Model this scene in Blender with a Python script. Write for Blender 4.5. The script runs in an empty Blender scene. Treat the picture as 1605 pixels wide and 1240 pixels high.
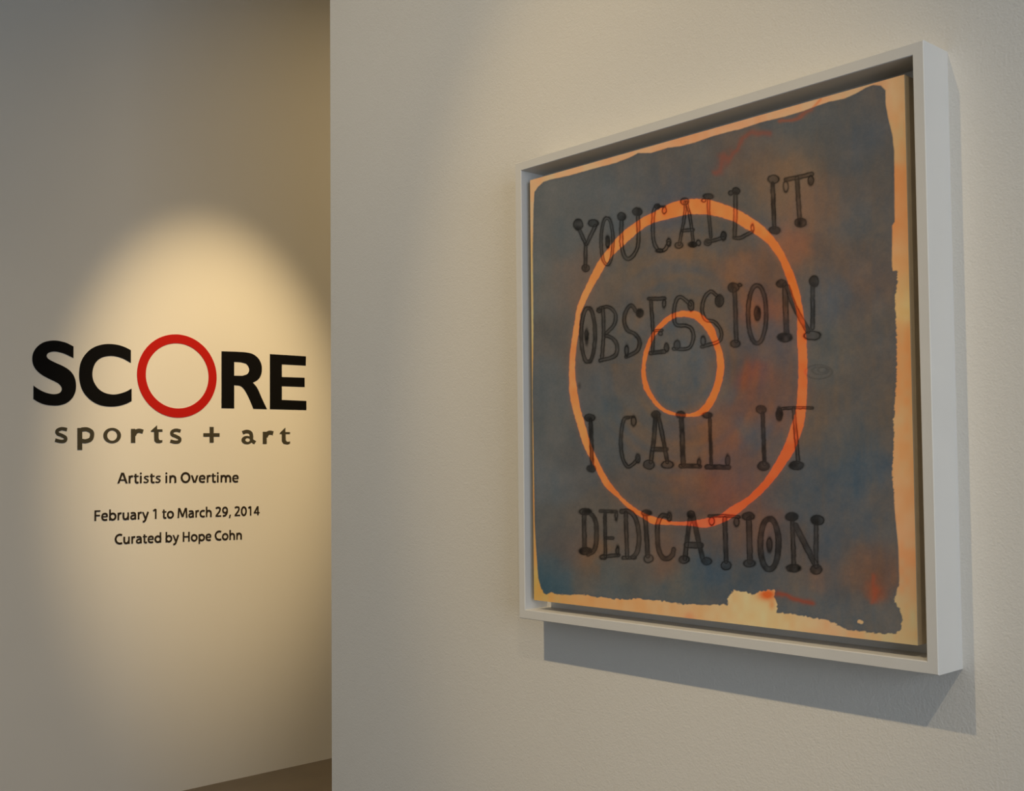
import bpy, bmesh, math, random
import numpy as np
from mathutils import Vector, Matrix
random.seed(7)
C = bpy.context.scene.collection
SC = bpy.context.scene

# ------------------------------------------------------------------ camera
F_PX, PITCH, ROLL, YAW = 1773.40457, 0.04149, -0.01222, 0.79175
CAM = np.array([1.89599, -1.68647, 1.5])
PPX, PPY = 944.2425, 650.7824
def cam_axes():
    cy, sy = math.cos(YAW), math.sin(YAW)
    w = np.array([-sy*math.cos(PITCH), cy*math.cos(PITCH), math.sin(PITCH)])
    r0 = np.array([cy, sy, 0.0]); u0 = np.cross(r0, w)
    return (r0*math.cos(ROLL)+u0*math.sin(ROLL), -r0*math.sin(ROLL)+u0*math.cos(ROLL), w)
AX = cam_axes()
cd = bpy.data.cameras.new('camera'); cam = bpy.data.objects.new('camera', cd); C.objects.link(cam)
cd.sensor_fit = 'HORIZONTAL'; cd.sensor_width = 36; cd.lens = F_PX/1605*36
cd.shift_x = -(PPX-802.5)/1605; cd.shift_y = (PPY-620)/1605
cd.clip_start = 0.05; cd.clip_end = 60
m = Matrix.Identity(4)
for i in range(3):
    m[i][0], m[i][1], m[i][2], m[i][3] = AX[0][i], AX[1][i], -AX[2][i], CAM[i]
cam.matrix_world = m
SC.camera = cam

# ------------------------------------------------------------------ world, lights, exposure
SC.view_settings.view_transform = 'Standard'; SC.view_settings.look = 'None'
SC.view_settings.gamma = 1; SC.view_settings.use_curve_mapping = False
SC.view_settings.exposure = 0.0
wd = bpy.data.worlds.new('world'); SC.world = wd; wd.use_nodes = True
wd.node_tree.nodes['Background'].inputs[0].default_value = (0.75, 0.85, 1.0, 1)
wd.node_tree.nodes['Background'].inputs[1].default_value = 0.3

XW = -3.271                 # plane of the title wall
CEIL = 5.3
WARM = (1.0, 0.725, 0.37)
def spot(name, loc, aim, power, half, blend, col=WARM, rad=0.03):
    l = bpy.data.lights.new(name, 'SPOT'); o = bpy.data.objects.new(name, l); C.objects.link(o)
    l.energy = power; l.color = col; l.spot_size = 2*math.radians(half); l.spot_blend = blend; l.shadow_soft_size = rad
    o.location = loc; o.rotation_euler = (Vector(aim)-Vector(loc)).to_track_quat('-Z', 'Y').to_euler()
    return o
LA, LB, LC, LD = (0.24, -2.92, 5.0), (3.38, -2.74, 4.82), (XW+2.6, 0.68, 4.95), (XW+2.6, 2.5, 4.95)
# each gallery lamp but the added fill at the end: a beam and the wider spill around it
spot('spot_painting_beam', LA, (0.30, 0, 1.72), 150, 12.5, 0.7, (1.0, 0.69, 0.29))
spot('spot_painting_spill', LA, (-1.1, 0, 0.8), 228, 33, 1.0, (1.0, 0.82, 0.56))
spot('spot_second_beam', LB, (1.5, 0, 1.3), 165, 19, 1.0, (1.0, 0.82, 0.56))
spot('spot_title_beam', LC, (XW, 0.80, 1.68), 610, 11.9, 0.85)
spot('spot_added_fill', LD, (XW+0.1, 1.6, 1.5), 190, 40, 1.0)  # unseen lamp, added to brighten the right part of the title wall
def area(name, loc, aim, sx, sy, power, col):
    l = bpy.data.lights.new(name, 'AREA'); o = bpy.data.objects.new(name, l); C.objects.link(o)
    l.shape = 'RECTANGLE'; l.size = sx; l.size_y = sy; l.energy = power; l.color = col
    o.location = loc; o.rotation_euler = (Vector(aim)-Vector(loc)).to_track_quat('-Z', 'Z').to_euler()
    return o
# daylight arriving through the tall window of the right-hand wall
RX = 6.2
area('window_daylight', (RX+0.12, -2.55, 1.9), (0, -2.55, 1.9), 2.9, 3.0, 128, (0.78, 0.88, 1.0))

# ------------------------------------------------------------------ helpers
def tag(o, label=None, cat=None, group=None, kind=None):
    for k, v in (('label', label), ('category', cat), ('group', group), ('kind', kind)):
        if v: o[k] = v
    return o
def link(name, me, m=None, parent=None):
    o = bpy.data.objects.new(name, me); C.objects.link(o)
    if m: me.materials.append(m)
    if parent: o.parent = parent
    return o
def obj(name, bm, m=None, parent=None, smooth=False):
    me = bpy.data.meshes.new(name); bmesh.ops.recalc_face_normals(bm, faces=bm.faces[:]); bm.to_mesh(me); bm.free()
    if smooth:
        for p in me.polygons: p.use_smooth = True
    return link(name, me, m, parent)
def box(bm, x0, x1, y0, y1, z0, z1):
    v = [bm.verts.new((x, y, z)) for x in (x0, x1) for y in (y0, y1) for z in (z0, z1)]
    for f in ((0,1,3,2),(4,6,7,5),(0,4,5,1),(2,3,7,6),(0,2,6,4),(1,5,7,3)): bm.faces.new([v[i] for i in f])
def cyl(bm, p, q, r0, r1=None, n=24, caps=True):
    p, q = Vector(p), Vector(q); r1 = r0 if r1 is None else r1
    mt = Matrix.Translation((p+q)/2) @ (q-p).to_track_quat('Z', 'Y').to_matrix().to_4x4()
    bmesh.ops.create_cone(bm, cap_ends=caps, segments=n, radius1=r0, radius2=r1, depth=(q-p).length, matrix=mt)
def mat(name, col, rough=0.6, spec=0.3, noise=None, bump=None, attr=None, metal=0):
    """principled paint; noise=(scale, darker factor); bump=[(scale, strength, distance), ...]"""
    mt = bpy.data.materials.new(name); mt.use_nodes = True; nt = mt.node_tree; N = nt.nodes; L = nt.links
    b = N['Principled BSDF']; b.inputs['Roughness'].default_value = rough; b.inputs['Specular IOR Level'].default_value = spec
    b.inputs['Metallic'].default_value = metal
    b.inputs['Base Color'].default_value = (*col, 1)
    tc = N.new('ShaderNodeTexCoord')
    if attr:
        a = N.new('ShaderNodeAttribute'); a.attribute_name = attr; L.new(a.outputs['Color'], b.inputs['Base Color'])
    elif noise:
        t = N.new('ShaderNodeTexNoise'); t.inputs['Scale'].default_value = noise[0]; t.inputs['Detail'].default_value = 5
        L.new(tc.outputs['Object'], t.inputs['Vector'])
        r = N.new('ShaderNodeValToRGB'); L.new(t.outputs['Fac'], r.inputs['Fac'])
        r.color_ramp.elements[0].position = 0.3; r.color_ramp.elements[1].position = 0.7
        r.color_ramp.elements[0].color = (*[c*noise[1] for c in col], 1); r.color_ramp.elements[1].color = (*col, 1)
        L.new(r.outputs['Color'], b.inputs['Base Color'])
    prev = None
    for sc, st, ds in (bump or []):
        t = N.new('ShaderNodeTexNoise'); t.inputs['Scale'].default_value = sc; t.inputs['Detail'].default_value = 3
        L.new(tc.outputs['Object'], t.inputs['Vector'])
        bp = N.new('ShaderNodeBump'); bp.inputs['Strength'].default_value = st; bp.inputs['Distance'].default_value = ds
        L.new(t.outputs['Fac'], bp.inputs['Height'])
        if prev: L.new(prev.outputs['Normal'], bp.inputs['Normal'])
        prev = bp
    if prev: L.new(prev.outputs['Normal'], b.inputs['Normal'])
    return mt
def px_ray(x, y): return AX[0]*(x-PPX)/F_PX - AX[1]*(y-PPY)/F_PX + AX[2]
# the survey of the photograph gives where each traced mark lies on its wall
def on_x(x, y, X): v = px_ray(x, y); return CAM + v*(X-CAM[0])/v[0]

# ------------------------------------------------------------------ materials
M_wall = mat('wall_paint', (0.80, 0.785, 0.745), 0.75, 0.25, noise=(1.3, 0.965), bump=[(260, 0.45, 0.0016), (110, 0.35, 0.0016)])
M_title = mat('title_wall_paint', (0.80, 0.775, 0.72), 0.75, 0.25, noise=(1.1, 0.97), bump=[(380, 0.2, 0.001)])
M_ceil = mat('ceiling_paint', (0.72, 0.70, 0.66), 0.9, 0.1)
M_floor = mat('polished_concrete', (0.20, 0.16, 0.115), 0.42, 0.35, noise=(2.4, 0.7), bump=[(60, 0.05, 0.001)])
M_frame = mat('white_lacquered_wood', (0.74, 0.735, 0.715), 0.45, 0.35, noise=(9, 0.97), bump=[(160, 0.05, 0.0005)])
M_back = mat('backing_board', (0.50, 0.45, 0.36), 0.8, 0.1)
M_raw = mat('primed_canvas', (0.66, 0.55, 0.40), 0.85, 0.1, noise=(30, 0.9), bump=[(900, 0.2, 0.0005)])
M_paint = mat('painted_canvas', (0.5, 0.4, 0.3), 0.8, 0.05, attr='paint', bump=[(700, 0.25, 0.0005), (60, 0.1, 0.0006)])
M_black = mat('black_vinyl', (0.0045, 0.0043, 0.0045), 0.65, 0.08)
M_red = mat('red_vinyl', (0.50, 0.012, 0.008), 0.6, 0.1)
M_grey = mat('dark_grey_vinyl', (0.062, 0.055, 0.036), 0.6, 0.1)
M_dark = mat('dark_brown_vinyl', (0.028, 0.020, 0.012), 0.6, 0.1)
M_lamp = mat('black_metal', (0.03, 0.03, 0.03), 0.4, 0.4)
M_glass = bpy.data.materials.new('window_glass'); M_glass.use_nodes = True
_b = M_glass.node_tree.nodes['Principled BSDF']; _b.inputs['Transmission Weight'].default_value = 1; _b.inputs['Roughness'].default_value = 0; _b.inputs['IOR'].default_value = 1.0

# ------------------------------------------------------------------ the room
def struct(name, bx, m):
    bm = bmesh.new()
    for b in bx: box(bm, *b)
    return tag(obj(name, bm, m), kind='structure')
XE = -0.8957                                        # free end of the wall the painting hangs on
struct('floor', [(XW-0.2, RX+0.2, -6.4, 5.2, -0.2, 0)], M_floor)
struct('ceiling', [(XW-0.2, RX+0.2, -6.4, 5.2, CEIL, CEIL+0.2)], M_ceil)
struct('wall_left', [(XW-0.2, XW, -6.2, 5.0, 0, CEIL)], M_title)
struct('wall_right', [(XE, RX, 0, 0.14, 0, CEIL)], M_wall)
struct('wall_far', [(XW-0.2, RX+0.2, 5.0, 5.2, 0, CEIL)], M_wall)
struct('wall_behind', [(XW-0.2, RX+0.2, -6.4, -6.2, 0, CEIL)], M_wall)
WY0, WY1, WZ0, WZ1 = -4.05, -1.05, 0.4, 3.4
struct('wall_side', [(RX, RX+0.2, -6.2, WY0, 0, CEIL), (RX, RX+0.2, WY1, 5.0, 0, CEIL),
                     (RX, RX+0.2, WY0, WY1, 0, WZ0), (RX, RX+0.2, WY0, WY1, WZ1, CEIL)], M_wall)
bm = bmesh.new()
for y in (WY0, (WY0+WY1)/2-0.025, WY1-0.05): box(bm, RX+0.04, RX+0.1, y, y+0.05, WZ0, WZ1)
for z in (WZ0, WZ1-0.05): box(bm, RX+0.04, RX+0.1, WY0, WY1, z, z+0.05)
win = tag(obj('window_1', bm, M_lamp), kind='structure')

# ------------------------------------------------------------------ gallery lamps and the added fill lamp
bm = bmesh.new(); box(bm, -2.2, 5.2, -2.86, -2.82, CEIL-0.03, CEIL)
tag(obj('lamp_track', bm, M_lamp), 'black lamp track on the ceiling in front of the painting wall', 'track')
bm = bmesh.new(); box(bm, LC[0]-0.02, LC[0]+0.02, -0.6, 3.0, CEIL-0.03, CEIL)
tag(obj('lamp_track', bm, M_lamp), 'black lamp track on the ceiling in front of the title wall', 'track')
for loc, aim, trk, lb in ((LA, (0.4, 0, 1.7), (LA[0], -2.84), 'black track lamp on the ceiling aimed at the painting from its left'),
                     (LB, (1.5, 0, 1.3), (LB[0], -2.84), 'black track lamp on the ceiling aimed at the wall from the right'),
                     (LC, (XW, 0.64, 1.62), (LC[0], LC[1]), 'black track lamp on the ceiling aimed at the title wall'),
                     (LD, (XW+0.3, 1.75, 0.9), (LD[0], LD[1]), 'added black track lamp behind the free wall end, brightening the title wall')):
    loc = Vector(loc); d = (Vector(aim)-loc).normalized()
    t = bpy.data.objects.new('track_lamp', None); C.objects.link(t); t.location = (trk[0], trk[1], CEIL-0.03)
    tag(t, lb, 'lamp'); off = Vector(t.location)
    back = loc - d*0.17
    bm = bmesh.new(); cyl(bm, back-off, loc-d*0.012-off, 0.045, 0.055, caps=False); cyl(bm, back-d*0.004-off, back-off, 0.045)
    obj('lamp_housing', bm, M_lamp, t)
    bm = bmesh.new(); cyl(bm, (0, 0, 0), back-off, 0.008)
    obj('lamp_arm', bm, M_lamp, t)

# ------------------------------------------------------------------ letters on the title wall
def smooth_path(pts, closed=True, step=6):
    """pts: (x, y) smooth or (x, y, 1) corner; Catmull-Rom between corners"""
    n = len(pts); out = []
    rng = n if closed else n-1
    for i in range(rng):
        p1, p2 = pts[i], pts[(i+1) % n]
        p0 = pts[(i-1) % n] if (closed or i > 0) else p1
        p3 = pts[(i+2) % n] if (closed or i+2 < n) else p2
        a = np.array(p1[:2], float); b = np.array(p2[:2], float)
        ma = (b-np.array(p0[:2]))/2 if len(p1) < 3 else (b-a)
        mb = (np.array(p3[:2])-a)/2 if len(p2) < 3 else (b-a)
        if len(p1) > 2 and len(p2) > 2: out.append(tuple(a)); continue
        for k in range(step):
            t = k/step
            out.append(tuple((2*t**3-3*t**2+1)*a + (t**3-2*t**2+t)*ma + (-2*t**3+3*t**2)*b + (t**3-t**2)*mb))
    if not closed: out.append(tuple(pts[-1][:2]))
    return out
def stroke_poly(pts, w, step=6):
    P = np.array(smooth_path(pts, False, step)); T = np.gradient(P, axis=0); T /= np.linalg.norm(T, axis=1)[:, None]+1e-9
    Nn = np.stack([-T[:, 1], T[:, 0]], 1)*w/2
    return [tuple(p) for p in (P+Nn)] + [tuple(p) for p in (P-Nn)[::-1]]
def ell(cx, cy, rx, ry, n=56, tilt=0):
    return [(cx+rx*math.cos(a)*math.cos(tilt)-ry*math.sin(a)*math.sin(tilt), cy+rx*math.cos(a)*math.sin(tilt)+ry*math.sin(a)*math.cos(tilt)) for a in [2*math.pi*k/n for k in range(n)]]
TH = 0.0016
def vinyl(name, groups, m, parent, conv):
    """groups: list of [outline, hole, ...] in traced coordinates; filled by a 2D curve, given the film's thickness"""
    me = bpy.data.meshes.new(name); bmf = bmesh.new()
    for gk, loops in enumerate(groups):
        cu = bpy.data.curves.new('outline', 'CURVE'); cu.dimensions = '2D'; cu.fill_mode = 'BOTH'; cu.extrude = TH/2
        for lp in loops:
            sp = cu.splines.new('POLY'); sp.points.add(len(lp)-1); sp.use_cyclic_u = True
            for k, (x, y) in enumerate(lp):
                s, z = conv(x, y); sp.points[k].co = (s, z, 0, 1)
        tmp = bpy.data.objects.new('tmp', cu); C.objects.link(tmp)
        dm = tmp.to_mesh(); bmt = bmesh.new(); bmt.from_mesh(dm)
        base = {}
        for v in bmt.verts: base[v.index] = bmf.verts.new((XW + v.co.z + TH/2 + 0.0001 + (0.0002*gk if v.co.z > 0 else 0), v.co.x, v.co.y))
        for f in bmt.faces:
            try: bmf.faces.new([base[v.index] for v in f.verts])
            except ValueError: pass
        bmt.free(); tmp.to_mesh_clear(); bpy.data.objects.remove(tmp); bpy.data.curves.remove(cu)
    bmf.to_mesh(me); bmf.free()
    return link(name, me, m, parent)
def crop(ox, oy, sc):
    def f(x, y):
        p = on_x(ox+x/sc, oy+y/sc, XW); return p[1], p[2]
    return f
def root(name, y, z, label, cat='lettering'):
    t = bpy.data.objects.new(name, None); C.objects.link(t); tag(t, label, cat); return t
ci, cj = crop(30, 510, 5.904), crop(270, 510, 5.904)
T = root('wall_title', 0, 0, 'large title SCORE in black letters with a red ring for its O')
S = [(502,195,1),(430,160),(350,142),(285,143),(220,160),(165,200),(132,250),(121,305),(128,360),(155,410),(205,455),(270,492),(330,520),(370,545),(393,578),(390,607),(368,628),(325,637),(270,630),(210,608),(160,578),(132,557,1),
     (131,683,1),(180,712),(240,734),(310,743),(375,740),(440,718),(490,675),(518,620),(526,560),(518,500),(495,450),(455,408),(400,375),(340,348),(288,322),(260,300),(255,276),(272,255),(308,244),(350,245),(410,260),(455,280),(502,303,1)]
Cc = [(1033,230,1),(980,203),(920,183),(850,173),(780,176),(710,195),(650,230),(600,285),(568,350),(555,430),(558,510),(580,590),(622,655),(680,706),(750,739),(830,752),(910,748),(980,730),(1040,702,1),
      (1040,585,1),(990,612),(930,632),(870,640),(800,628),(742,595),(702,545),(680,490),(678,430),(694,370),(725,325),(770,297),(830,284),(890,287),(960,308),(1033,348,1)]
Rr = [(455,240,1),(610,245,1),(690,252),(752,270),(802,315),(827,380),(823,450),(795,500),(745,530,1),(785,580),(830,680),(875,775,1),(750,772,1),(705,665),(668,598),(630,562),(572,553,1),(572,768,1),(455,766,1)]
Rh = [(572,338,1),(632,341,1),(685,358),(711,405),(697,448),(650,467,1),(572,466,1)]
Ee = [(903,266),(1236,287),(1234,372),(1013,360),(1013,478),(1224,485),(1224,570),(1013,562),(1013,690),(1240,700),(1240,783),(903,775)]
tag(vinyl('letter', [[smooth_path(S)]], M_black, T, ci), 'black letter S')
tag(vinyl('letter', [[smooth_path(Cc)]], M_black, T, ci), 'black letter C')
cl, cr = on_x(214.6, 585, XW), on_x(339.4, 591, XW); ct, cb = on_x(275, 524, XW), on_x(281, 654.8, XW)
ry, rz = (cr[1]-cl[1])/2, (ct[2]-cb[2])/2
oy, oz = (cr[1]+cl[1])/2, (ct[2]+cb[2])/2
il, ir = on_x(228.2, 585, XW), on_x(326.7, 591, XW); it, ib = on_x(275, 538, XW), on_x(281, 640.4, XW)
R_O, R_I = (ry+rz)/2, ((ir[1]-il[1])/2+(it[2]-ib[2])/2)/2
print('ring radii', ry, rz, (ir[1]-il[1])/2, (it[2]-ib[2])/2)
ident = lambda x, y: (x, y)
tag(vinyl('letter', [[ell(oy, oz, ry, rz, 96), ell(oy, (it[2]+ib[2])/2, (ir[1]-il[1])/2, (it[2]-ib[2])/2, 96)]], M_red, T, ident), 'red ring standing for the letter O')
tag(vinyl('letter', [[smooth_path(Rr), smooth_path(Rh)]], M_black, T, cj), 'black letter R')
tag(vinyl('letter', [[Ee]], M_black, T, cj), 'black letter E')

T = root('wall_subtitle', 0, 0, 'widely spaced dark grey lettering sports + art below the title')
def rect(x0, x1, y0, y1): return [(x0, y0), (x1, y0), (x1, y1), (x0, y1)]
sub = [
 ('s', [[stroke_poly([(442,965),(392,957),(352,975),(356,1002),(392,1018),(428,1040),(422,1068),(385,1074),(333,1062)], 32)]], ci),
 ('p', [[rect(538,583,950,1153)], [stroke_poly([(575,965),(625,962),(668,985),(674,1020),(660,1055),(615,1072),(575,1068)], 38)]], ci),
 ('o', [[ell(860,1020,82,71), ell(860,1020,46,48)]], ci),
 ('r', [[rect(1034,1074,958,1087)], [stroke_poly([(1062,1015),(1080,985),(1110,975),(1146,984)], 38)]], ci),
 ('t', [[[(1275,925),(1277,962),(1325,962),(1325,985),(1290,985),(1290,1045),(1296,1060),(1312,1064),(1324,1060),(1324,1082),(1300,1090),(1268,1088),(1250,1068),(1247,985),(1218,985),(1220,975)]]], ci),
 ('s', [[stroke_poly([(1493,978),(1450,970),(1415,985),(1417,1012),(1452,1028),(1484,1048),(1480,1074),(1445,1081),(1399,1070)], 30)]], ci),
 ('plus', [[[(287,998),(345,998),(345,940),(382,940),(382,998),(437,998),(437,1030),(382,1030),(382,1085),(345,1085),(345,1030),(287,1030)]]], cj),
 ('a', [[stroke_poly([(650,994),(688,982),(722,994),(732,1025),(734,1062),(766,1086)], 32)], [ell(690,1061,50,38,40), ell(697,1060,22,18,30)]], cj),
 ('r', [[rect(837,873,985,1097)], [stroke_poly([(864,1030),(880,1002),(902,992),(933,998)], 36)]], cj),
 ('t', [[[(1046,946),(1046,988),(1088,988),(1088,1005),(1048,1005),(1049,1060),(1056,1074),(1070,1078),(1090,1074),(1088,1094),(1062,1102),(1030,1096),(1014,1075),(1012,1005),(993,1005),(995,996)]]], cj)]
for ch, g, cv in sub: vinyl('plus_sign' if ch == 'plus' else 'letter', g, M_grey, T, cv)

# humanist sans letters in 1/1000 em: r rectangle, p slanted bar, s curved stroke, e ring, d dot
GLY = {
 'A': (635, [('p',60,0,300,674,125),('p',575,0,335,674,125),('r',170,166,470,254)]),
 'r': (357, [('r',59,0,171,484),('s',[(114,250),(145,375),(215,440),(335,440)],120)]),
 't': (348, [('r',83,120,193,600),('r',22,404,328,488),('s',[(138,200),(145,95),(200,44),(325,46)],116)]),
 'i': (253, [('r',61,0,173,484),('d',117,622,62)]),
 's': (412, [('s',[(362,418),(250,436),(150,420),(104,355),(150,292),(240,244),(316,190),(312,110),(240,54),(130,50),(38,76)],90)]),
 'n': (571, [('r',59,0,171,484),('s',[(125,280),(180,400),(290,440),(400,395),(450,280),(452,0)],126)]),
 'O': (705, [('e',352,337,262,296,131)]),
 'v': (508, [('p',225,0,62,484,123),('p',283,0,446,484,123)]),
 'e': (512, [('r',90,208,462,288),('s',[(420,262),(405,385),(340,438),(255,446),(130,395),(85,242),(130,92),(270,38),(435,62)],118)]),
 'm': (853, [('r',59,0,171,484),('s',[(125,280),(175,400),(275,440),(380,395),(427,280),(428,0)],124),('s',[(438,280),(490,400),(590,440),(690,395),(740,280),(742,0)],124)]),
 'F': (511, [('r',69,0,187,674),('r',76,584,470,678),('r',76,296,445,388)]),
 'b': (582, [('r',59,0,171,710),('e',306,242,196,202,124)]),
 'u': (568, [('r',397,0,509,484),('s',[(114,484),(116,200),(155,82),(260,44),(370,82),(440,200)],126)]),
 'a': (510, [('s',[(78,420),(200,446),(330,425),(390,330),(394,0)],118),('s',[(385,282),(250,276),(120,230),(88,140),(130,62),(220,42),(330,78),(390,170)],110)]),
 'y': (503, [('p',262,20,60,484,120),('s',[(446,484),(300,90),(240,-60),(165,-140),(62,-160)],126)]),
 '1': (533, [('r',233,0,345,650),('s',[(108,540),(285,630)],120)]),
 'o': (565, [('e',282,242,202,204,124)]),
 'M': (832, [('p',98,0,138,674,112),('p',734,0,694,674,112),('p',416,70,170,674,125),('p',416,70,662,674,125)]),
 'c': (455, [('s',[(425,420),(340,446),(240,438),(120,370),(86,242),(120,112),(240,44),(330,38),(425,62)],120)]),
 'h': (569, [('r',59,0,171,710),('s',[(125,280),(180,400),(290,440),(400,395),(450,280),(452,0)],126)]),
 '2': (533, [('s',[(72,565),(160,622),(265,630),(375,590),(395,480),(330,330),(200,180),(80,50)],120),('r',50,-4,490,88)]),
 '9': (533, [('e',262,440,172,186,118),('s',[(432,440),(420,260),(330,110),(210,52),(90,44)],120)]),
 ',': (248, [('p',85,-125,150,110,109)]), '0': (533, [('e',266,325,184,286,124)]),
 '4': (533, [('r',308,0,419,650),('s',[(350,630),(80,200)],116),('r',25,146,505,232)]),
 'C': (595, [('s',[(552,598),(450,630),(350,630),(180,545),(92,337),(180,125),(350,42),(450,42),(556,72)],131)]),
 'd': (580, [('r',409,0,521,710),('e',276,242,196,202,124)]),
 'H': (675, [('r',69,0,187,674),('r',488,0,606,674),('r',76,294,599,390)]),
 'p': (582, [('r',59,-198,171,484),('e',306,242,196,202,124)]), ' ': (212, [])}
def text_line(text, xa, ya, xb, yb, cap_px, label, name):
    A, B = on_x(xa, ya, XW), on_x(xb, yb, XW)
    h = on_x((xa+xb)/2, (ya+yb)/2-cap_px, XW)[2]-on_x((xa+xb)/2, (ya+yb)/2, XW)[2]
    total = sum(GLY[c][0] for c in text)-70; pen = -45
    T = root(name, 0, 0, label)
    for c in text:
        adv, shp = GLY[c]; groups = []
        for g in shp:
            if g[0] == 'r': groups.append([[(g[1],g[2]),(g[3],g[2]),(g[3],g[4]),(g[1],g[4])]])
            elif g[0] == 'p': groups.append([[(g[1]-g[5]/2,g[2]),(g[1]+g[5]/2,g[2]),(g[3]+g[5]/2,g[4]),(g[3]-g[5]/2,g[4])]])
            elif g[0] == 's': groups.append([stroke_poly(g[1], g[2], 5 if len(g[1]) > 2 else 1)])
            elif g[0] == 'e': groups.append([ell(g[1],g[2],g[3]+g[5]/2,g[4]+g[5]/2,36), ell(g[1],g[2],g[3]-g[5]/2,g[4]-g[5]/2,36)])
            elif g[0] == 'd': groups.append([ell(g[1],g[2],g[3],g[3],20)])
        if groups:
            pn = pen
            vinyl('comma' if c == ',' else 'numeral' if c.isdigit() else 'letter', groups, M_dark, T,
                  lambda u, v: (A[1]+(B[1]-A[1])*(pn+u)/total, A[2]+(B[2]-A[2])*(pn+u)/total+v/674*h))
        pen += adv
text_line('Artists in Overtime', 185, 757.8, 374, 755.8, 16.2, 'small dark line Artists in Overtime below the subtitle', 'wall_text')
text_line('February 1 to March 29, 2014', 147.3, 816.6, 406.8, 807.6, 15.6, 'small dark line of exhibition dates in early 2014', 'wall_text')
text_line('Curated by Hope Cohn', 180, 853.2, 379.5, 845.5, 15.2, 'lowest small dark line on the title wall, naming the curator', 'wall_text')

# ------------------------------------------------------------------ the framed painting
ZB, D = 1.16309, 0.07669         # underside of the frame, depth of the frame
WF = 0.0198
P = bpy.data.objects.new('framed_painting', None); C.objects.link(P); P.location = (0, 0, ZB)
tag(P, 'square dark painting with orange rings and hand-drawn words in a white floater frame', 'painting')
def rail(a, b, horizontal, flip):
    """mitred rail of an L-section floater frame"""
    bm = bmesh.new(); e = 0.0012
    prof = [(0, 0), (0, -D+e), (e, -D), (WF-e, -D), (WF, -D+e), (WF, -0.012), (WF+0.02, -0.012), (WF+0.02, 0)]   # (in from the edge, y)
    ring = []
    for end in (0, 1):
        vs = []
        for (t, y) in prof:
            s = t if end == 0 else 1-t
            u = 1-t if flip else t
            vs.append(bm.verts.new((s, y, u) if horizontal else (u, y, s)))
        ring.append(vs)
    n = len(prof)
    for i in range(n): bm.faces.new([ring[0][i], ring[0][(i+1) % n], ring[1][(i+1) % n], ring[1][i]])
    bm.faces.new(ring[0]); bm.faces.new(ring[1][::-1])
    return bm
frame = bpy.data.objects.new('frame', None); C.objects.link(frame); frame.parent = P
for hz, fl in ((True, True), (True, False), (False, False), (False, True)):
    obj('frame_rail', rail(0, 1, hz, fl), M_frame, frame)
bm = bmesh.new(); box(bm, WF+0.02, 1-WF-0.02, -0.009, -0.003, WF+0.02, 1-WF-0.02)
obj('backing_board', bm, M_back, P)
X1, X2, Z1, Z2 = 0.0361, 0.9582, 0.0405, 0.9577
YC = -D+0.012
bm = bmesh.new(); box(bm, X1, X2, YC+0.0004, -0.0095, Z1, Z2)
canvas = obj('canvas', bm, M_raw, P)

# ---- the painted picture: colour worked out for every point of a fine skin on the canvas
NU, NV = 640, 900
gu, gv = np.meshgrid(np.linspace(X1, X2, NU), np.linspace(Z1, Z2, NV))
q = np.stack([gu.ravel(), np.full(gu.size, YC), gv.ravel()+ZB], 1) - CAM
zz = q@AX[2]; SX = (PPX+F_PX*(q@AX[0])/zz).reshape(gu.shape); SY = (PPY-F_PX*(q@AX[1])/zz).reshape(gu.shape)   # traced-drawing coordinates of each canvas point
rg = np.random.default_rng(3)
def vnoise(x, y, sx, sy, seed=0):
    r = np.random.default_rng(seed); gx = x/sx; gy = y/sy
    ix = np.floor(gx).astype(int); iy = np.floor(gy).astype(int); fx = gx-ix; fy = gy-iy
    fx = fx*fx*(3-2*fx); fy = fy*fy*(3-2*fy); T = r.random((256, 256))*2-1
    g = lambda a, b: T[a & 255, b & 255]
    return (g(ix, iy)*(1-fx)*(1-fy)+g(ix+1, iy)*fx*(1-fy)+g(ix, iy+1)*(1-fx)*fy+g(ix+1, iy+1)*fx*fy)
def lin(c): c = np.asarray(c, float)/255; return np.where(c < 0.04045, c/12.92, ((c+0.055)/1.055)**2.4)
def rbf(pts, sig, x, y, base, bw=0.02):
    num = np.zeros(x.shape+(3,)); den = np.full(x.shape, bw); num += np.array(base)*bw
    for p in pts:
        s = p[5] if len(p) > 5 else sig
        m = (abs(x-p[0]) < 4.5*s) & (abs(y-p[1]) < 4.5*s)
        w = np.exp(-((x[m]-p[0])**2+(y[m]-p[1])**2)/(2*s*s))*(1.0 if s >= sig else 1.3)
        num[m] += w[:, None]*np.array(p[2:5]); den[m] += w
    return num/den[..., None]
def seg_d(x, y, a, b, ra, rb):
    dx, dy = b[0]-a[0], b[1]-a[1]; t = np.clip(((x-a[0])*dx+(y-a[1])*dy)/(dx*dx+dy*dy+1e-9), 0, 1)
    return np.hypot(x-a[0]-t*dx, y-a[1]-t*dy)-(ra+(rb-ra)*t)
def inside_sd(x, y, poly):
    """signed distance to a closed polygon, negative inside"""
    d = np.full(x.shape, 1e9); ins = np.zeros(x.shape, bool); n = len(poly)
    for i in range(n):
        a, b = poly[i], poly[(i+1) % n]
        d = np.minimum(d, seg_d(x, y, a, b, 0, 0))
        c = ((a[1] > y) != (b[1] > y)); ins ^= c & (x < (b[0]-a[0])*(y-a[1])/((b[1]-a[1]) if b[1] != a[1] else 1e-9)+a[0])
    return np.where(ins, -d, d)
def sm(d, w=0.7): return np.clip(0.5-d/(2*w), 0, 1)
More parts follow.
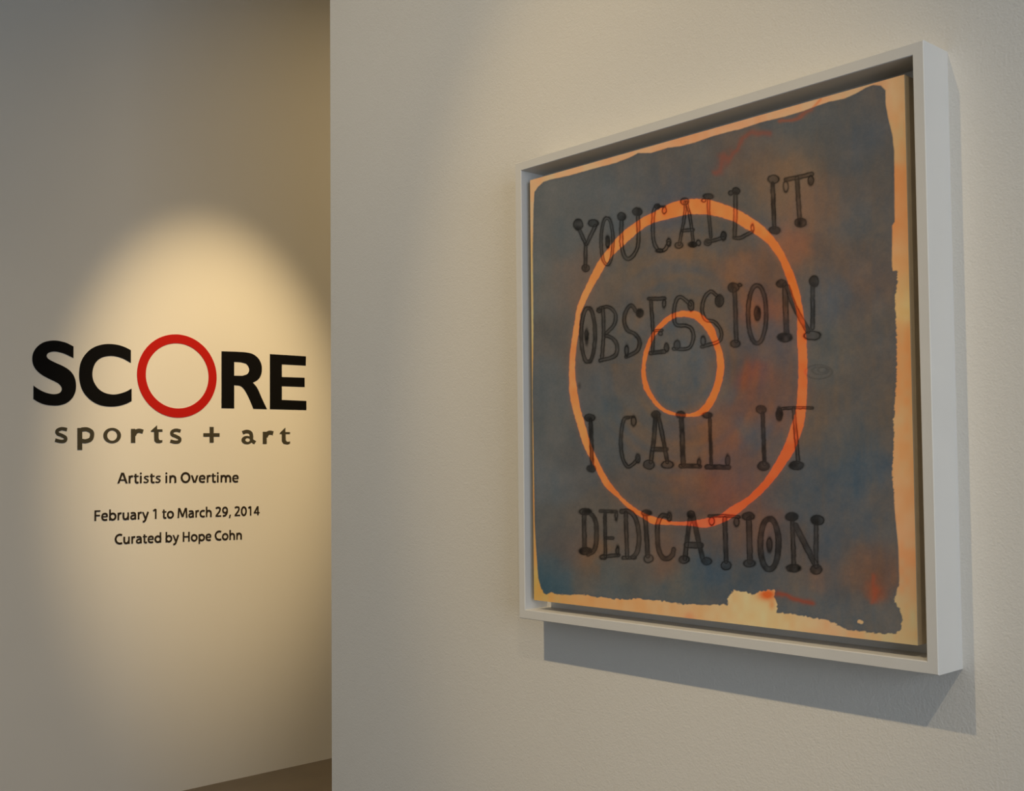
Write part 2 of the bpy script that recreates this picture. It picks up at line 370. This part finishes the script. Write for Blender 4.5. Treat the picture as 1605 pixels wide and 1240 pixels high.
FIELD = [(835,400),(836,330),(837.7,301),(843.5,292.5),(852,285),(862.4,281.5),(893,275),(927.7,265),(962.6,256),(985.8,247.5),(1000,240),(1020.6,239.7),(1046.7,231.6),(1067,229),(1090,223),(1119,212.7),(1148,205),(1160,202.5),(1194.8,191),(1229.7,182.8),(1255.8,175),(1276,167.7),(1299,159.6),(1322.6,154.7),(1340,147.4),(1357.4,137.2),(1369,133),(1380.6,134.3),(1388,141.6),(1388,162),(1392,185),(1398.6,211),(1401.5,237),(1402,301),(1402.4,347.7),(1398.6,353.5),(1398,400),(1398,417.7),(1399.5,423.5),(1406.7,423.5),(1406,446.8),(1403,464),(1403.8,496),(1405,519),(1405,583),(1403,626.7),(1401,655.8),(1401,699),(1398.6,740),(1402.4,800),(1405,829),(1408,858),(1409.6,910),(1408,919),(1404,927.7),(1401.5,942),(1409.6,953.8),(1414,971),(1412.5,985.8),(1404,993),(1386.4,994),(1363,991.6),(1337,989),(1316.7,983),(1308,977),(1290.6,971),(1270,967.8),(1247,964),(1218,959.7),(1218,945),(1212,935),(1213.7,924.8),(1194.8,926),(1177,932),(1168.7,929),(1160,927.7),(1151,926),(1141,935),(1140,949),(1104.8,947.9),(1061,946),(1032,941),(1003,939),(962.5,939.7),(939,936),(916,933),(887,932),(863.9,929),(856.6,933),(847.9,923),(843.5,905.8),(840.6,865),(838,821.6),(836.5,720),(834.5,620),(836,520)]
R1O = [(922.8,440),(935,414),(946.8,397.9),(961,379.7),(978.7,361.6),(1003,344),(1022,334),(1044,322.4),(1058.5,316),(1080,312.4),(1100,312),(1117.7,314.6),(1135,320.4),(1155.5,328.4),(1173,338.5),(1190,350),(1204.8,363),(1219,380.6),(1231,401),(1240,420),(1247,437.4),(1252.7,456.3),(1257,478),(1260.7,501),(1263.6,530),(1265,558),(1265,600),(1263.6,639),(1260,665),(1252.7,687),(1244,708.7),(1232.4,726),(1219,745),(1204.8,762),(1190,777),(1175.8,789),(1158,804),(1144,813.7),(1128,821),(1106,827),(1088.7,825.3),(1076,823.9),(1054,822.7),(1025,821.7),(1015,817.3),(1004.8,810.8),(987.4,799.2),(970,781.8),(958.4,772),(946.8,761),(938,743.5),(923.5,716),(912,691.3),(904.7,665),(896,636),(892.5,610),(892.3,575),(893.8,553.4),(897.4,524.3),(901.8,499.7),(904,483.7),(911,464.8)]
R1I = [(936.6,438),(945.3,422.5),(959.8,401),(978.7,383.4),(1003,361.6),(1025,349),(1054,341.3),(1080,336),(1106,336),(1128,340),(1149.7,347),(1167,357.4),(1184.5,367.6),(1200.5,379),(1213.5,395),(1223.7,412),(1235,443),(1241,463.5),(1247,481),(1249.8,501.3),(1249.3,530),(1251.3,558),(1251.3,600),(1247.6,642),(1241,665),(1232.4,691),(1222,713),(1210.6,733.4),(1196,755),(1181.6,770),(1173,779),(1152.6,790.5),(1138,800),(1127,808),(1109,812.3),(1095,815),(1080,817.3),(1054,818),(1036.8,813),(1022,809.3),(1002,800.6),(981.6,786),(967,769.9),(949.7,746.4),(932.3,711.6),(923.5,688.4),(914.8,658),(909,639),(904.3,610),(901,581),(903,546),(907.6,517),(909,493.9),(917.7,473.5),(929.3,450.3)]
R2O = [(1009.5,610),(1005.5,589.7),(1006.3,572),(1009,553.4),(1016.4,533),(1026.6,515.6),(1036.8,504),(1051,493),(1067,487.8),(1079,487.8),(1089.5,487.6),(1099,492),(1110.5,502.7),(1119,514.3),(1125,530.3),(1130.8,547.7),(1134.4,565),(1134.4,582.6),(1130,605),(1122,626),(1113.4,640.5),(1101.8,650),(1085.8,653.5),(1058.5,651.4),(1042.6,647),(1028,636),(1019,624.5)]
R2I = [(1018.6,610),(1013.5,595.5),(1011.4,581),(1012.8,565),(1016.4,550.5),(1023.7,531.6),(1033.9,517),(1054,499.7),(1068.7,496.5),(1083,498),(1090,501.3),(1100.3,510),(1109,521.6),(1116.3,536),(1122,550.6),(1123.5,565),(1123.5,582.6),(1119,605),(1109,626),(1099,640),(1083,648.5),(1061.4,648),(1044,642),(1032.4,631.8),(1023.7,620)]
# letters: 'o' traced-drawing origin, strokes (points, width, fill), blobs (x, y, rx, ry, fill), rings (x, y, rx, ry, width, fill)
LET = []
def L(row, ch, o, st=(), bl=(), ri=(), fill=0.55): LET.append((row, ch, o, st, bl, ri, fill))
A_, B_, C_, D_, E_, F_, G_, H_ = (880,260),(1080,250),(880,430),(1080,420),(880,610),(1080,610),(880,760),(1080,760)
L('first','Y',A_,[([(185,670),(265,850)],36),([(365,650),(270,850)],36),([(262,840),(258,1090)],34)],[(180,635,52,62,.9),(345,618,56,40,.8),(262,1105,42,44,.7)],fill=.6)
L('first','O',A_,(),[(500,820,24,68,.9)],[(492,815,64,250,32,.5)])
L('first','U',A_,[([(648,590),(650,860),(685,985),(740,1000),(800,930),(832,820),(826,540)],38)],[(650,548,47,46,.85),(820,495,54,46,.85)],fill=.45)
L('first','C',A_,[([(1035,440),(1000,480),(988,620),(995,800),(1030,890),(1070,915),(1120,900),(1160,830)],36),([(1020,440),(1120,440)],20)],[(1035,438,32,28,.9),(1110,480,25,45,.3),(1160,825,26,46,.5),(1060,915,40,22,.8)],fill=.35)
L('first','A',A_,[([(1335,390),(1330,540),(1272,850)],30),([(1350,390),(1390,560),(1425,840)],30),([(1310,700),(1420,690)],34)],[(1330,385,46,40,.5),(1268,858,45,36,.6),(1415,850,50,33,.95),(1480,832,26,32,.25)],fill=.4)
L('first','L',B_,[([(212,430),(212,560),(236,840)],32),([(205,890),(375,845)],36)],[(208,400,56,32,.7),(160,442,26,22,.2),(372,825,32,50,.85),(203,895,42,38,.6)],fill=.5)
L('first','L',B_,[([(500,370),(500,600),(492,830)],40),([(490,845),(560,845),(680,780)],38)],[(508,340,42,38,.85),(452,362,28,28,.6),(685,745,20,48,.2)],fill=.45)
L('first','I',B_,[([(902,260),(922,730)],42)],[(912,215,62,45,.4),(925,765,64,42,.85)],fill=.75)
L('first','T',B_,[([(1045,218),(1190,190),(1325,160)],44),([(1165,200),(1195,650)],44)],[(1045,290,30,62,.06),(1315,225,32,58,.7),(1205,682,64,52,.9)],fill=.6)
L('second','O',C_,(),[(272,672,22,78,.95)],[(288,655,74,290,38,.7)])
L('second','B',C_,[([(448,365),(455,620),(438,900)],34),([(400,375),(500,352),(580,420),(572,540),(480,640)],34),([(480,660),(560,700),(603,790),(570,885),(420,930)],38)],[(405,390,27,27,.6)],fill=.5)
L('second','S',C_,[([(805,400),(755,335),(700,390),(678,500),(712,600),(800,650),(845,730),(815,830),(700,890)],38)],[(845,420,42,48,.95),(705,825,22,66,.5)],fill=.6)
L('second','E',C_,[([(965,285),(988,600),(985,840)],34),([(940,265),(1115,262)],36),([(1000,610),(1085,605)],26),([(965,850),(1110,835)],44)],[(1110,315,20,50,.4),(1068,640,24,22,.4),(1135,790,26,48,.75)],fill=.65)
L('second','S',C_,[([(1395,330),(1290,245),(1232,300),(1215,450),(1240,545),(1340,555),(1405,590),(1425,690),(1370,800),(1215,805)],36)],[(1400,340,34,62,.6),(1250,765,36,52,.5)],fill=.4)
L('second','S',D_,[([(300,300),(230,255),(165,330),(142,460),(180,560),(275,585),(345,680),(325,790),(140,850)],36)],[(328,355,50,68,.85),(152,790,26,56,.2)],fill=.45)
L('second','I',D_,[([(492,230),(512,790)],42)],[(480,212,62,52,.75),(548,185,26,20,.7),(498,818,54,42,.7)],fill=.55)
L('second','O',D_,(),[(738,490,36,80,.95)],[(735,500,98,312,42,.6)])
L('second','N',D_,[([(1035,180),(1052,700)],56),([(1062,205),(1140,420),(1285,680)],56),([(1335,180),(1335,650)],42)],[(1000,170,60,44,.85),(1035,752,82,50,.85),(1350,145,52,62,.85),(1330,730,92,50,.35)],fill=.6)
L('third','I',E_,[([(315,330),(332,830)],40)],[(305,310,58,42,.8),(322,858,50,40,.85)],fill=.9)
L('third','C',E_,[([(720,308),(670,340),(640,560),(660,740),(712,838),(775,810),(830,740)],36),([(690,305),(785,300)],22)],[(780,345,30,58,.35),(825,748,28,50,.7)],fill=.6)
L('third','A',E_,[([(1015,290),(1000,520),(965,790)],42),([(1045,290),(1095,520),(1142,790)],40),([(985,650),(1130,650)],44)],[(1020,275,48,42,.8),(945,815,62,52,.5),(1145,815,66,42,.55)],fill=.75)
L('third','L',E_,[([(1295,290),(1315,810)],48),([(1290,830),(1490,832)],46)],[(1290,278,52,40,.85),(1488,790,20,46,.7)],fill=.85)
L('third','L',F_,[([(222,270),(240,810)],32),([(195,840),(430,845)],48)],[(198,282,56,34,.8),(418,770,27,62,.75)],fill=.85)
L('third','I',F_,[([(795,260),(815,810)],40)],[(778,220,55,46,.6),(805,832,66,52,.75)],fill=.8)
L('third','T',F_,[([(960,218),(1130,200),(1330,205)],28),([(1130,210),(1150,450),(1178,790)],38)],[(975,270,38,72,.95),(1160,825,78,48,.85)],fill=.55)
L('fourth','D',G_,[([(245,300),(250,700)],42),([(280,290),(355,360),(380,520),(360,690),(290,752)],44)],[(258,290,68,38,.95),(260,715,72,42,1.)],fill=.7)
L('fourth','E',G_,[([(470,290),(475,770)],32),([(420,285),(590,290)],34),([(480,575),(555,575)],32),([(430,780),(612,758)],38)],[(592,335,17,50,.6),(605,712,20,52,.7),(450,780,40,28,.5)],fill=.75)
L('fourth','D',G_,[([(695,300),(710,780)],38),([(650,288),(740,290),(810,390),(838,560),(820,720),(770,780)],46),([(670,790),(790,785)],36)],(),fill=.6)
L('fourth','I',G_,[([(905,330),(932,770)],46)],[(920,305,56,34,.95),(940,797,52,45,.25)],fill=.75)
L('fourth','C',G_,[([(1150,340),(1085,335),(1042,420),(1038,600),(1062,740),(1120,800),(1190,770),(1212,700)],46)],[(1165,345,28,52,.6)],fill=.65)
L('fourth','A',G_,[([(1395,330),(1360,560),(1335,800)],46),([(1420,330),(1470,560),(1530,820)],46),([(1355,650),(1500,655)],66)],[(1398,322,40,44,.95),(1325,808,58,42,.7),(1570,825,56,42,.7)],fill=.75)
L('fourth','T',H_,[([(220,338),(380,335),(540,348)],32),([(385,360),(400,830)],46)],[(245,392,32,48,.3),(512,400,30,52,.5),(400,870,56,50,.5)],fill=.7)
L('fourth','I',H_,[([(645,370),(658,830)],58)],[(640,340,68,46,.9),(652,848,66,42,.65)],fill=.6)
L('fourth','O',H_,(),[(868,650,30,84,.85)],[(868,640,98,272,58,.8)])
L('fourth','N',H_,[([(1115,370),(1132,880)],44),([(1150,440),(1240,620),(1375,880)],60),([(1372,430),(1370,880)],46)],[(1110,345,68,48,.85),(1385,382,72,54,.9),(1130,900,78,44,1.),(1372,916,65,54,.8)],fill=.6)

FC = [(860,300,88,92,90),(930,300,84,92,94),(1000,270,82,86,86),(1060,260,78,76,72),(1100,240,80,85,85),(1150,240,95,80,70),(1180,215,85,85,82),(1250,200,82,88,88),(1330,180,80,82,80),(1370,150,85,84,80),
(870,360,86,90,88),(960,320,84,92,94),(1060,300,70,78,88),(1150,300,82,80,74),(1200,270,110,90,72),(1250,260,112,92,72),(1300,230,80,80,76),(1340,220,74,84,92),(1380,260,80,80,76),
(1350,300,92,84,76),(1380,360,88,82,74),(1330,340,80,84,84),(1290,330,112,88,70),(1300,400,98,82,70),(1250,385,130,88,66,14),(1350,350,78,84,86),(1350,400,94,82,72),
(850,450,92,98,95),(885,450,98,86,76),(860,600,84,90,90),(850,750,88,94,94),(870,900,62,84,92),(850,920,50,76,86,12),(880,530,86,86,82),(855,680,86,90,88),
(980,420,95,88,78),(1050,420,100,90,80),(1070,395,108,88,70,14),(1150,425,116,85,65,18),(1200,450,98,78,66),(1120,370,88,84,78),(1110,450,96,86,76),
(960,520,92,88,80),(1000,480,94,86,78),(1060,470,82,84,82),(1070,560,95,99,98,18),(1060,600,76,84,88),(1040,580,85,88,86),(1100,600,88,88,86),(1095,520,84,84,82),(985,580,96,86,76),(920,560,92,84,76),
(940,600,78,84,86),(960,640,74,86,90,16),(950,700,72,80,82),(900,720,80,84,84),(1000,650,92,86,78),(1000,700,90,84,78),(1000,760,90,80,72),
(1150,560,95,78,68),(1180,590,128,72,58,14),(1200,480,128,80,60,16),(1210,620,98,76,70),(1190,640,110,76,62),(1150,700,122,76,60,16),(1180,680,72,84,94,16),(1160,720,85,80,80),(1120,680,108,80,66),(1215,540,96,82,78),
(1080,760,112,80,62,20),(1060,790,84,74,68),(1130,760,114,72,60),(1180,740,105,76,66),(1230,740,86,82,78),(1260,760,70,80,86),(1070,710,98,82,72),
(1290,470,84,86,86),(1310,470,76,86,94,14),(1350,450,100,84,74),(1300,560,88,88,82),(1350,600,90,84,76),(1330,680,74,82,84),(1340,740,64,80,90),(1380,650,90,82,72),(1290,660,98,86,74),(1380,500,92,86,78),(1300,800,76,80,82),
(920,820,88,84,76),(860,830,80,84,82),(925,872,112,84,60,14),(1000,870,98,82,70),(1040,880,110,82,66,16),(1000,900,84,88,84),(960,915,74,90,94),(925,910,100,92,80,14),(1060,910,80,90,90),(1110,890,60,80,94,16),(1160,900,60,74,82),(1200,900,68,78,84),(1140,850,85,74,68),(1180,840,100,76,66),(1250,860,82,74,70),(890,860,92,76,68),
(1250,920,100,86,72),(1280,910,120,88,70,12),(1310,860,68,82,92),(1350,820,72,84,92),(1380,800,90,86,80),(1340,880,95,82,70),(1350,900,112,82,64),(1368,925,145,70,45,10),(1370,880,102,72,58),(1300,930,76,84,88),(1385,960,94,94,88),(1340,970,86,92,92),(1260,950,80,90,92),(1390,850,94,92,84)]
GC = [(840,290,180.6,142.8,100.3),(900,268,186.5,144.5,102),(1000,245,186.5,137.7,95.2),(1100,215,189.8,131.8,89.2),(1150,198,189.8,136,95.2),(1250,165,186.5,140.2,97.8),(1350,138,181.4,140.2,97.8),(1405,140,178.1,136,91.8),(1410,220,172.2,125.8,78.2),(1415,300,174.7,117.3,69.7),(1420,380,179.8,119,71.4),(1425,450,172.2,131.8,80.8),(1426,480,183.1,148.8,93.5,14),(1428,560,174.7,119,69.7),(1428,700,174.7,125.8,78.2),(1430,800,181.4,127.5,83.3),(1435,900,179.8,129.2,83.3),(1438,980,173,142.8,95.2),(1420,1000,173,142.8,95.2),(1350,1000,178.1,146.2,98.6),(1300,985,189.8,140.2,97.8),(1250,980,189.8,157.2,106.2),(1180,960,194.9,161.5,108.8),(1150,950,191.5,154.7,103.7),(1110,960,191.5,146.2,97.8),(1087,975,189.8,112.2,74.8,7),(1050,960,189.8,144.5,95.2),(1000,952,191.5,140.2,89.2),(950,945,189.8,136,83.3),(900,940,189.8,134.3,78.2),(860,940,178.1,134.3,72.2),(843,925,166.3,142.8,72.2,12),(834,800,178.1,127.5,69.7),(834,600,176.4,137.7,80.8),(834,450,174.7,144.5,93.5)]
x, y = SX, SY
wx = x + 7*vnoise(x, y, 26, 26, 1)+3*vnoise(x, y, 9, 11, 2); wy = y + 9*vnoise(x, y, 24, 30, 3)+3*vnoise(x, y, 9, 11, 4)
MX = lambda p: 0.1 if p[0] < 890 else (0.12 if p[2] > p[4]+28 else 0.36)
FC = [(p[0], p[1])+tuple(c*(1-MX(p))+k*MX(p)+o for c, k, o in zip(p[2:5], (84, 80, 74), (0, -1, -6)))+tuple(p[5:]) for p in FC]
fc = rbf(FC, 24, wx, wy, (86, 82, 76))
rr = np.hypot((x-1070), (y-570)*0.85); th = np.arctan2(y-570, x-1070)
swirl = vnoise(rr, th*180/math.pi+200, 9, 30, 5)*np.exp(-((rr-105)/75.0)**2)
streak = 0.6*vnoise(x, y, 10, 70, 6)+0.4*vnoise(x, y, 5, 30, 7)
mott = 0.5*vnoise(x, y, 16, 22, 8)+0.3*vnoise(x, y, 8, 8, 9)+0.25*vnoise(x, y, 3.5, 4, 10)
t = swirl*1.1+streak*0.55+mott*0.7
amp = (0.45+0.55*np.clip((x-900)/150, 0, 1))*(0.7+0.3*np.clip((y-250)/120, 0, 1))
fc = fc + (t*amp)[..., None]*np.array([8.5, 1.5, -4.5]) + (0.6*mott+0.4*vnoise(x, y, 30, 30, 11))[..., None]*np.array([6, 6, 6.])
fc += (vnoise(x, y, 1.6, 1.6, 12))[..., None]*2.0
def soft(path, w, col, a):
    global fc
    d = np.full(x.shape, 1e9)
    for p, qq in zip(path[:-1], path[1:]): d = np.minimum(d, seg_d(wx, wy, p, qq, 0, 0))
    k = (np.exp(-(d/w)**2)*a)[..., None]; fc = fc*(1-k)+np.array(col)*k
soft([(1118,268),(1140,240),(1158,216),(1175,211),(1205,214)], 5, (128, 66, 48), .55)
soft([(1225,188),(1250,178),(1275,170),(1284,158)], 4, (150, 74, 46), .6)
soft([(1215,930),(1235,938),(1270,950)], 5, (140, 60, 38), .7)
soft([(1370,905),(1366,945)], 5, (150, 70, 42), .5)
gc = rbf(GC, 32, wx, wy, (182, 138, 92), 0.001)
gc *= (1+0.07*np.clip((x-1380)/20, 0, 1)*np.clip((900-y)/100, 0, 1))[..., None]
gc += (vnoise(x, y, 9, 14, 13)*0.6+vnoise(x, y, 28, 30, 14)*0.6)[..., None]*np.array([5, -7, -9])
k = np.exp(-(np.minimum(seg_d(x, y, (1272,172), (1286,156), 0, 0), 99)/2.0)**2)[..., None]*.7; gc = gc*(1-k)+np.array([190, 100, 56])*k
k = np.clip(1.2*np.exp(-(((x-1203)/13)**2+((y-932)/8.5)**2)), 0, 1)[..., None]; gc = gc*(1-k)+np.array([205, 84, 36])*k
k = np.exp(-(((x-1210)/5)**2+((y-948)/8)**2))[..., None]*.6; gc = gc*(1-k)+np.array([200, 110, 58])*k
jag = np.where(y > 915, 0.9, np.where((x > 1390) & (y > 420) & (y < 790), 0.6, 0.12))
sdF = inside_sd(x, y, FIELD) + jag*(1.5*vnoise(x, y, 3, 3, 15)+1.2*vnoise(x, y, 7, 7, 16)) + np.where((x > 1390) & (y > 420) & (y < 790), 1.0, 0)*1.0*vnoise(x, y, 30, 2.2, 17)
sdF = np.maximum(sdF, 4.2-np.hypot(x-1349, (y-975)*1.3)+1.6*vnoise(x, y, 3, 3, 18))
aF = sm(sdF)[..., None]
edge = np.exp(-(sdF/3.0)**2)[..., None]*0.25*(sdF < 0)[..., None]; fc = fc*(1-edge)+np.array([66, 74, 78])*edge
col = lin(gc)*(1-aF)+lin(fc*np.array([0.97, 0.935, 0.95]))*aF
# rings (bare orange ground showing)
sd1 = np.maximum(inside_sd(x, y, smooth_path(R1O, True, 2)), -inside_sd(x, y, smooth_path(R1I, True, 2)))
sd2 = np.maximum(inside_sd(x, y, smooth_path(R2O, True, 2)), -inside_sd(x, y, smooth_path(R2I, True, 2)))
RC = [(905,480,216,140,80),(898,580,212,135,78),(905,660,212,138,76),(930,730,214,130,66),(960,770,218,118,58),(1010,812,226,118,56),(1110,820,232,100,62),(1170,785,226,92,46),(1220,735,220,96,50),(1255,640,216,108,56),(1257,540,218,112,58),(1250,480,220,112,48),(1225,400,222,108,48),(1180,355,228,130,66),(1130,330,224,126,66),(1080,325,224,128,66),(1030,340,222,124,62),(970,380,216,134,70),(935,430,216,138,74)]
rc = rbf(RC, 32, x, y, (220, 118, 60))*np.array([1.05, .885, .86])+(vnoise(x, y, 12, 14, 19))[..., None]*np.array([4, 6, 5])
rc2 = np.array([236, 104, 48.])+(vnoise(x, y, 20, 20, 20))[..., None]*np.array([4, 7, 6])
for sd, c in ((sd1, rc), (sd2, rc2)):
    halo = np.exp(-(np.maximum(sd, 0)/4.5)**2)[..., None]*0.10*(sd > 0)[..., None]
    col = col*(1-halo)+lin([150, 90, 60])*halo
    a = sm(sd+0.5*vnoise(x, y, 4, 4, 21))[..., None]; col = col*(1-a)+lin(c)*a
ids = np.zeros(x.shape, int); ids[sdF < 0] = 1; ids[sd1 < 0] = 2; ids[sd2 < 0] = 3
SCL = 6.8909
names = {}
wob = 0.8*vnoise(x, y, 6, 6, 22)+0.5*vnoise(x, y, 2.5, 2.5, 23)
for n, (row, ch, o, st, bl, ri, fill) in enumerate(LET):
    pts = [p for s in st for p in s[0]]+[(b[0]+sx*b[2], b[1]+sy*b[3]) for b in bl for sx in (-1, 1) for sy in (-1, 1)]+[(r[0]+sx*r[2], r[1]+sy*r[3]) for r in ri for sx in (-1, 1) for sy in (-1, 1)]
    ax = [o[0]+p[0]/SCL for p in pts]; ay = [o[1]+p[1]/SCL for p in pts]
    mk = (x > min(ax)-9) & (x < max(ax)+9) & (y > min(ay)-9) & (y < max(ay)+9)
    X_, Y_ = x[mk], y[mk]; W_ = wob[mk]
    tot = np.full(X_.shape, 1e9); A = np.zeros(X_.shape)
    def put(d, f):
        global tot, A
        d = d+W_*0.5
        fl = f**0.7*(0.85+0.2*vnoise(X_, Y_, 7, 9, 30+n))
        A = np.maximum(A, sm(d)*fl*0.95)
        A = np.maximum(A, np.exp(-((d+0.5)/1.35)**2)*(0.86+0.12*vnoise(X_, Y_, 14, 14, 70+n)))
        tot = np.minimum(tot, d)
    for s in st:
        pp = smooth_path(s[0], False, 5) if len(s[0]) > 2 else [p[:2] for p in s[0]]
        d = np.full(X_.shape, 1e9)
        for p, qq in zip(pp[:-1], pp[1:]):
            d = np.minimum(d, seg_d(X_, Y_, (o[0]+p[0]/SCL, o[1]+p[1]/SCL), (o[0]+qq[0]/SCL, o[1]+qq[1]/SCL), s[1]/SCL/2, s[1]/SCL/2))
        put(d, s[2] if len(s) > 2 else fill)
    for b in bl:
        kk = np.hypot((X_-o[0]-b[0]/SCL)/(b[2]/SCL), (Y_-o[1]-b[1]/SCL)/(b[3]/SCL)); put((kk-1)*min(b[2], b[3])/SCL, b[4])
    for r in ri:
        kk = np.hypot((X_-o[0]-r[0]/SCL)/(r[2]/SCL), (Y_-o[1]-r[1]/SCL)/(r[3]/SCL))
        gx = np.sqrt(((X_-o[0]-r[0]/SCL)/(r[2]/SCL)**2)**2+((Y_-o[1]-r[1]/SCL)/(r[3]/SCL)**2)**2)/np.maximum(kk, .05)
        put(np.abs((kk-1)/np.maximum(gx, 1e-3))-r[4]/SCL/2, r[5])
    c = col[mk]; A = np.clip(A, 0, .97)[:, None]
    col[mk] = c*(1-A)+lin([15, 14, 12])*A
    im = ids[mk]; im[tot < 0.3] = 4+n; ids[mk] = im
    names[4+n] = (row, ch)
# small pencilled scribble and a dot
for (cx, cy, rx, ry, a) in ((1283,583,21,11,.35),(1286,581,13,6,.3),(1289,580,7,4,.3)):
    kk = np.hypot((x-cx)/rx, (y-cy)/ry); A = np.exp(-((kk-1)*ry/1.0)**2)[..., None]*a; col = col*(1-A)+lin([45, 42, 38])*A
A = (np.clip(1.3-np.hypot((x-908)/3, (y-605)/6), 0, 1)*.6)[..., None]; col = col*(1-A)+lin([40, 36, 32])*A
# display colour -> reflectance under the gallery light
LIGHT = np.array([0.535, 0.475, 0.375])
col = np.clip(col/LIGHT, 0.004, 0.93)

co = np.stack([gu.ravel(), np.full(gu.size, YC), gv.ravel()], 1).astype(np.float32)
rgba = np.concatenate([col.reshape(-1, 3), np.ones((gu.size, 1))], 1).astype(np.float32)
i0 = (np.arange(NV-1)[:, None]*NU+np.arange(NU-1)[None]).ravel()
quads = np.stack([i0, i0+1, i0+NU+1, i0+NU], 1)
fid = ids.ravel()[quads[:, 0]]
def skin(name, qd, label=None):
    used, inv = np.unique(qd.ravel(), return_inverse=True)
    me = bpy.data.meshes.new(name); me.vertices.add(len(used)); me.vertices.foreach_set('co', co[used].ravel())
    me.loops.add(qd.size); me.loops.foreach_set('vertex_index', inv.astype(np.int32).ravel())
    me.polygons.add(len(qd)); me.polygons.foreach_set('loop_start', np.arange(0, qd.size, 4, dtype=np.int32))
    me.update(calc_edges=True)
    at = me.color_attributes.new('paint', 'FLOAT_COLOR', 'POINT'); at.data.foreach_set('color', rgba[used].ravel())
    o = link(name, me, M_paint, canvas)
    if label: o['label'] = label
skin('bare_border', quads[fid == 0], 'peach and cream border left around the dark field')
skin('painted_field', quads[fid == 1], 'mottled blue grey and brown field')
skin('painted_ring', quads[fid == 2], 'large orange ring')
skin('painted_ring', quads[fid == 3], 'small orange ring at the centre')
for k, (row, ch) in names.items():
    skin('painted_letter', quads[fid == k], 'dark hand-drawn letter %s in the %s row' % (ch, row))
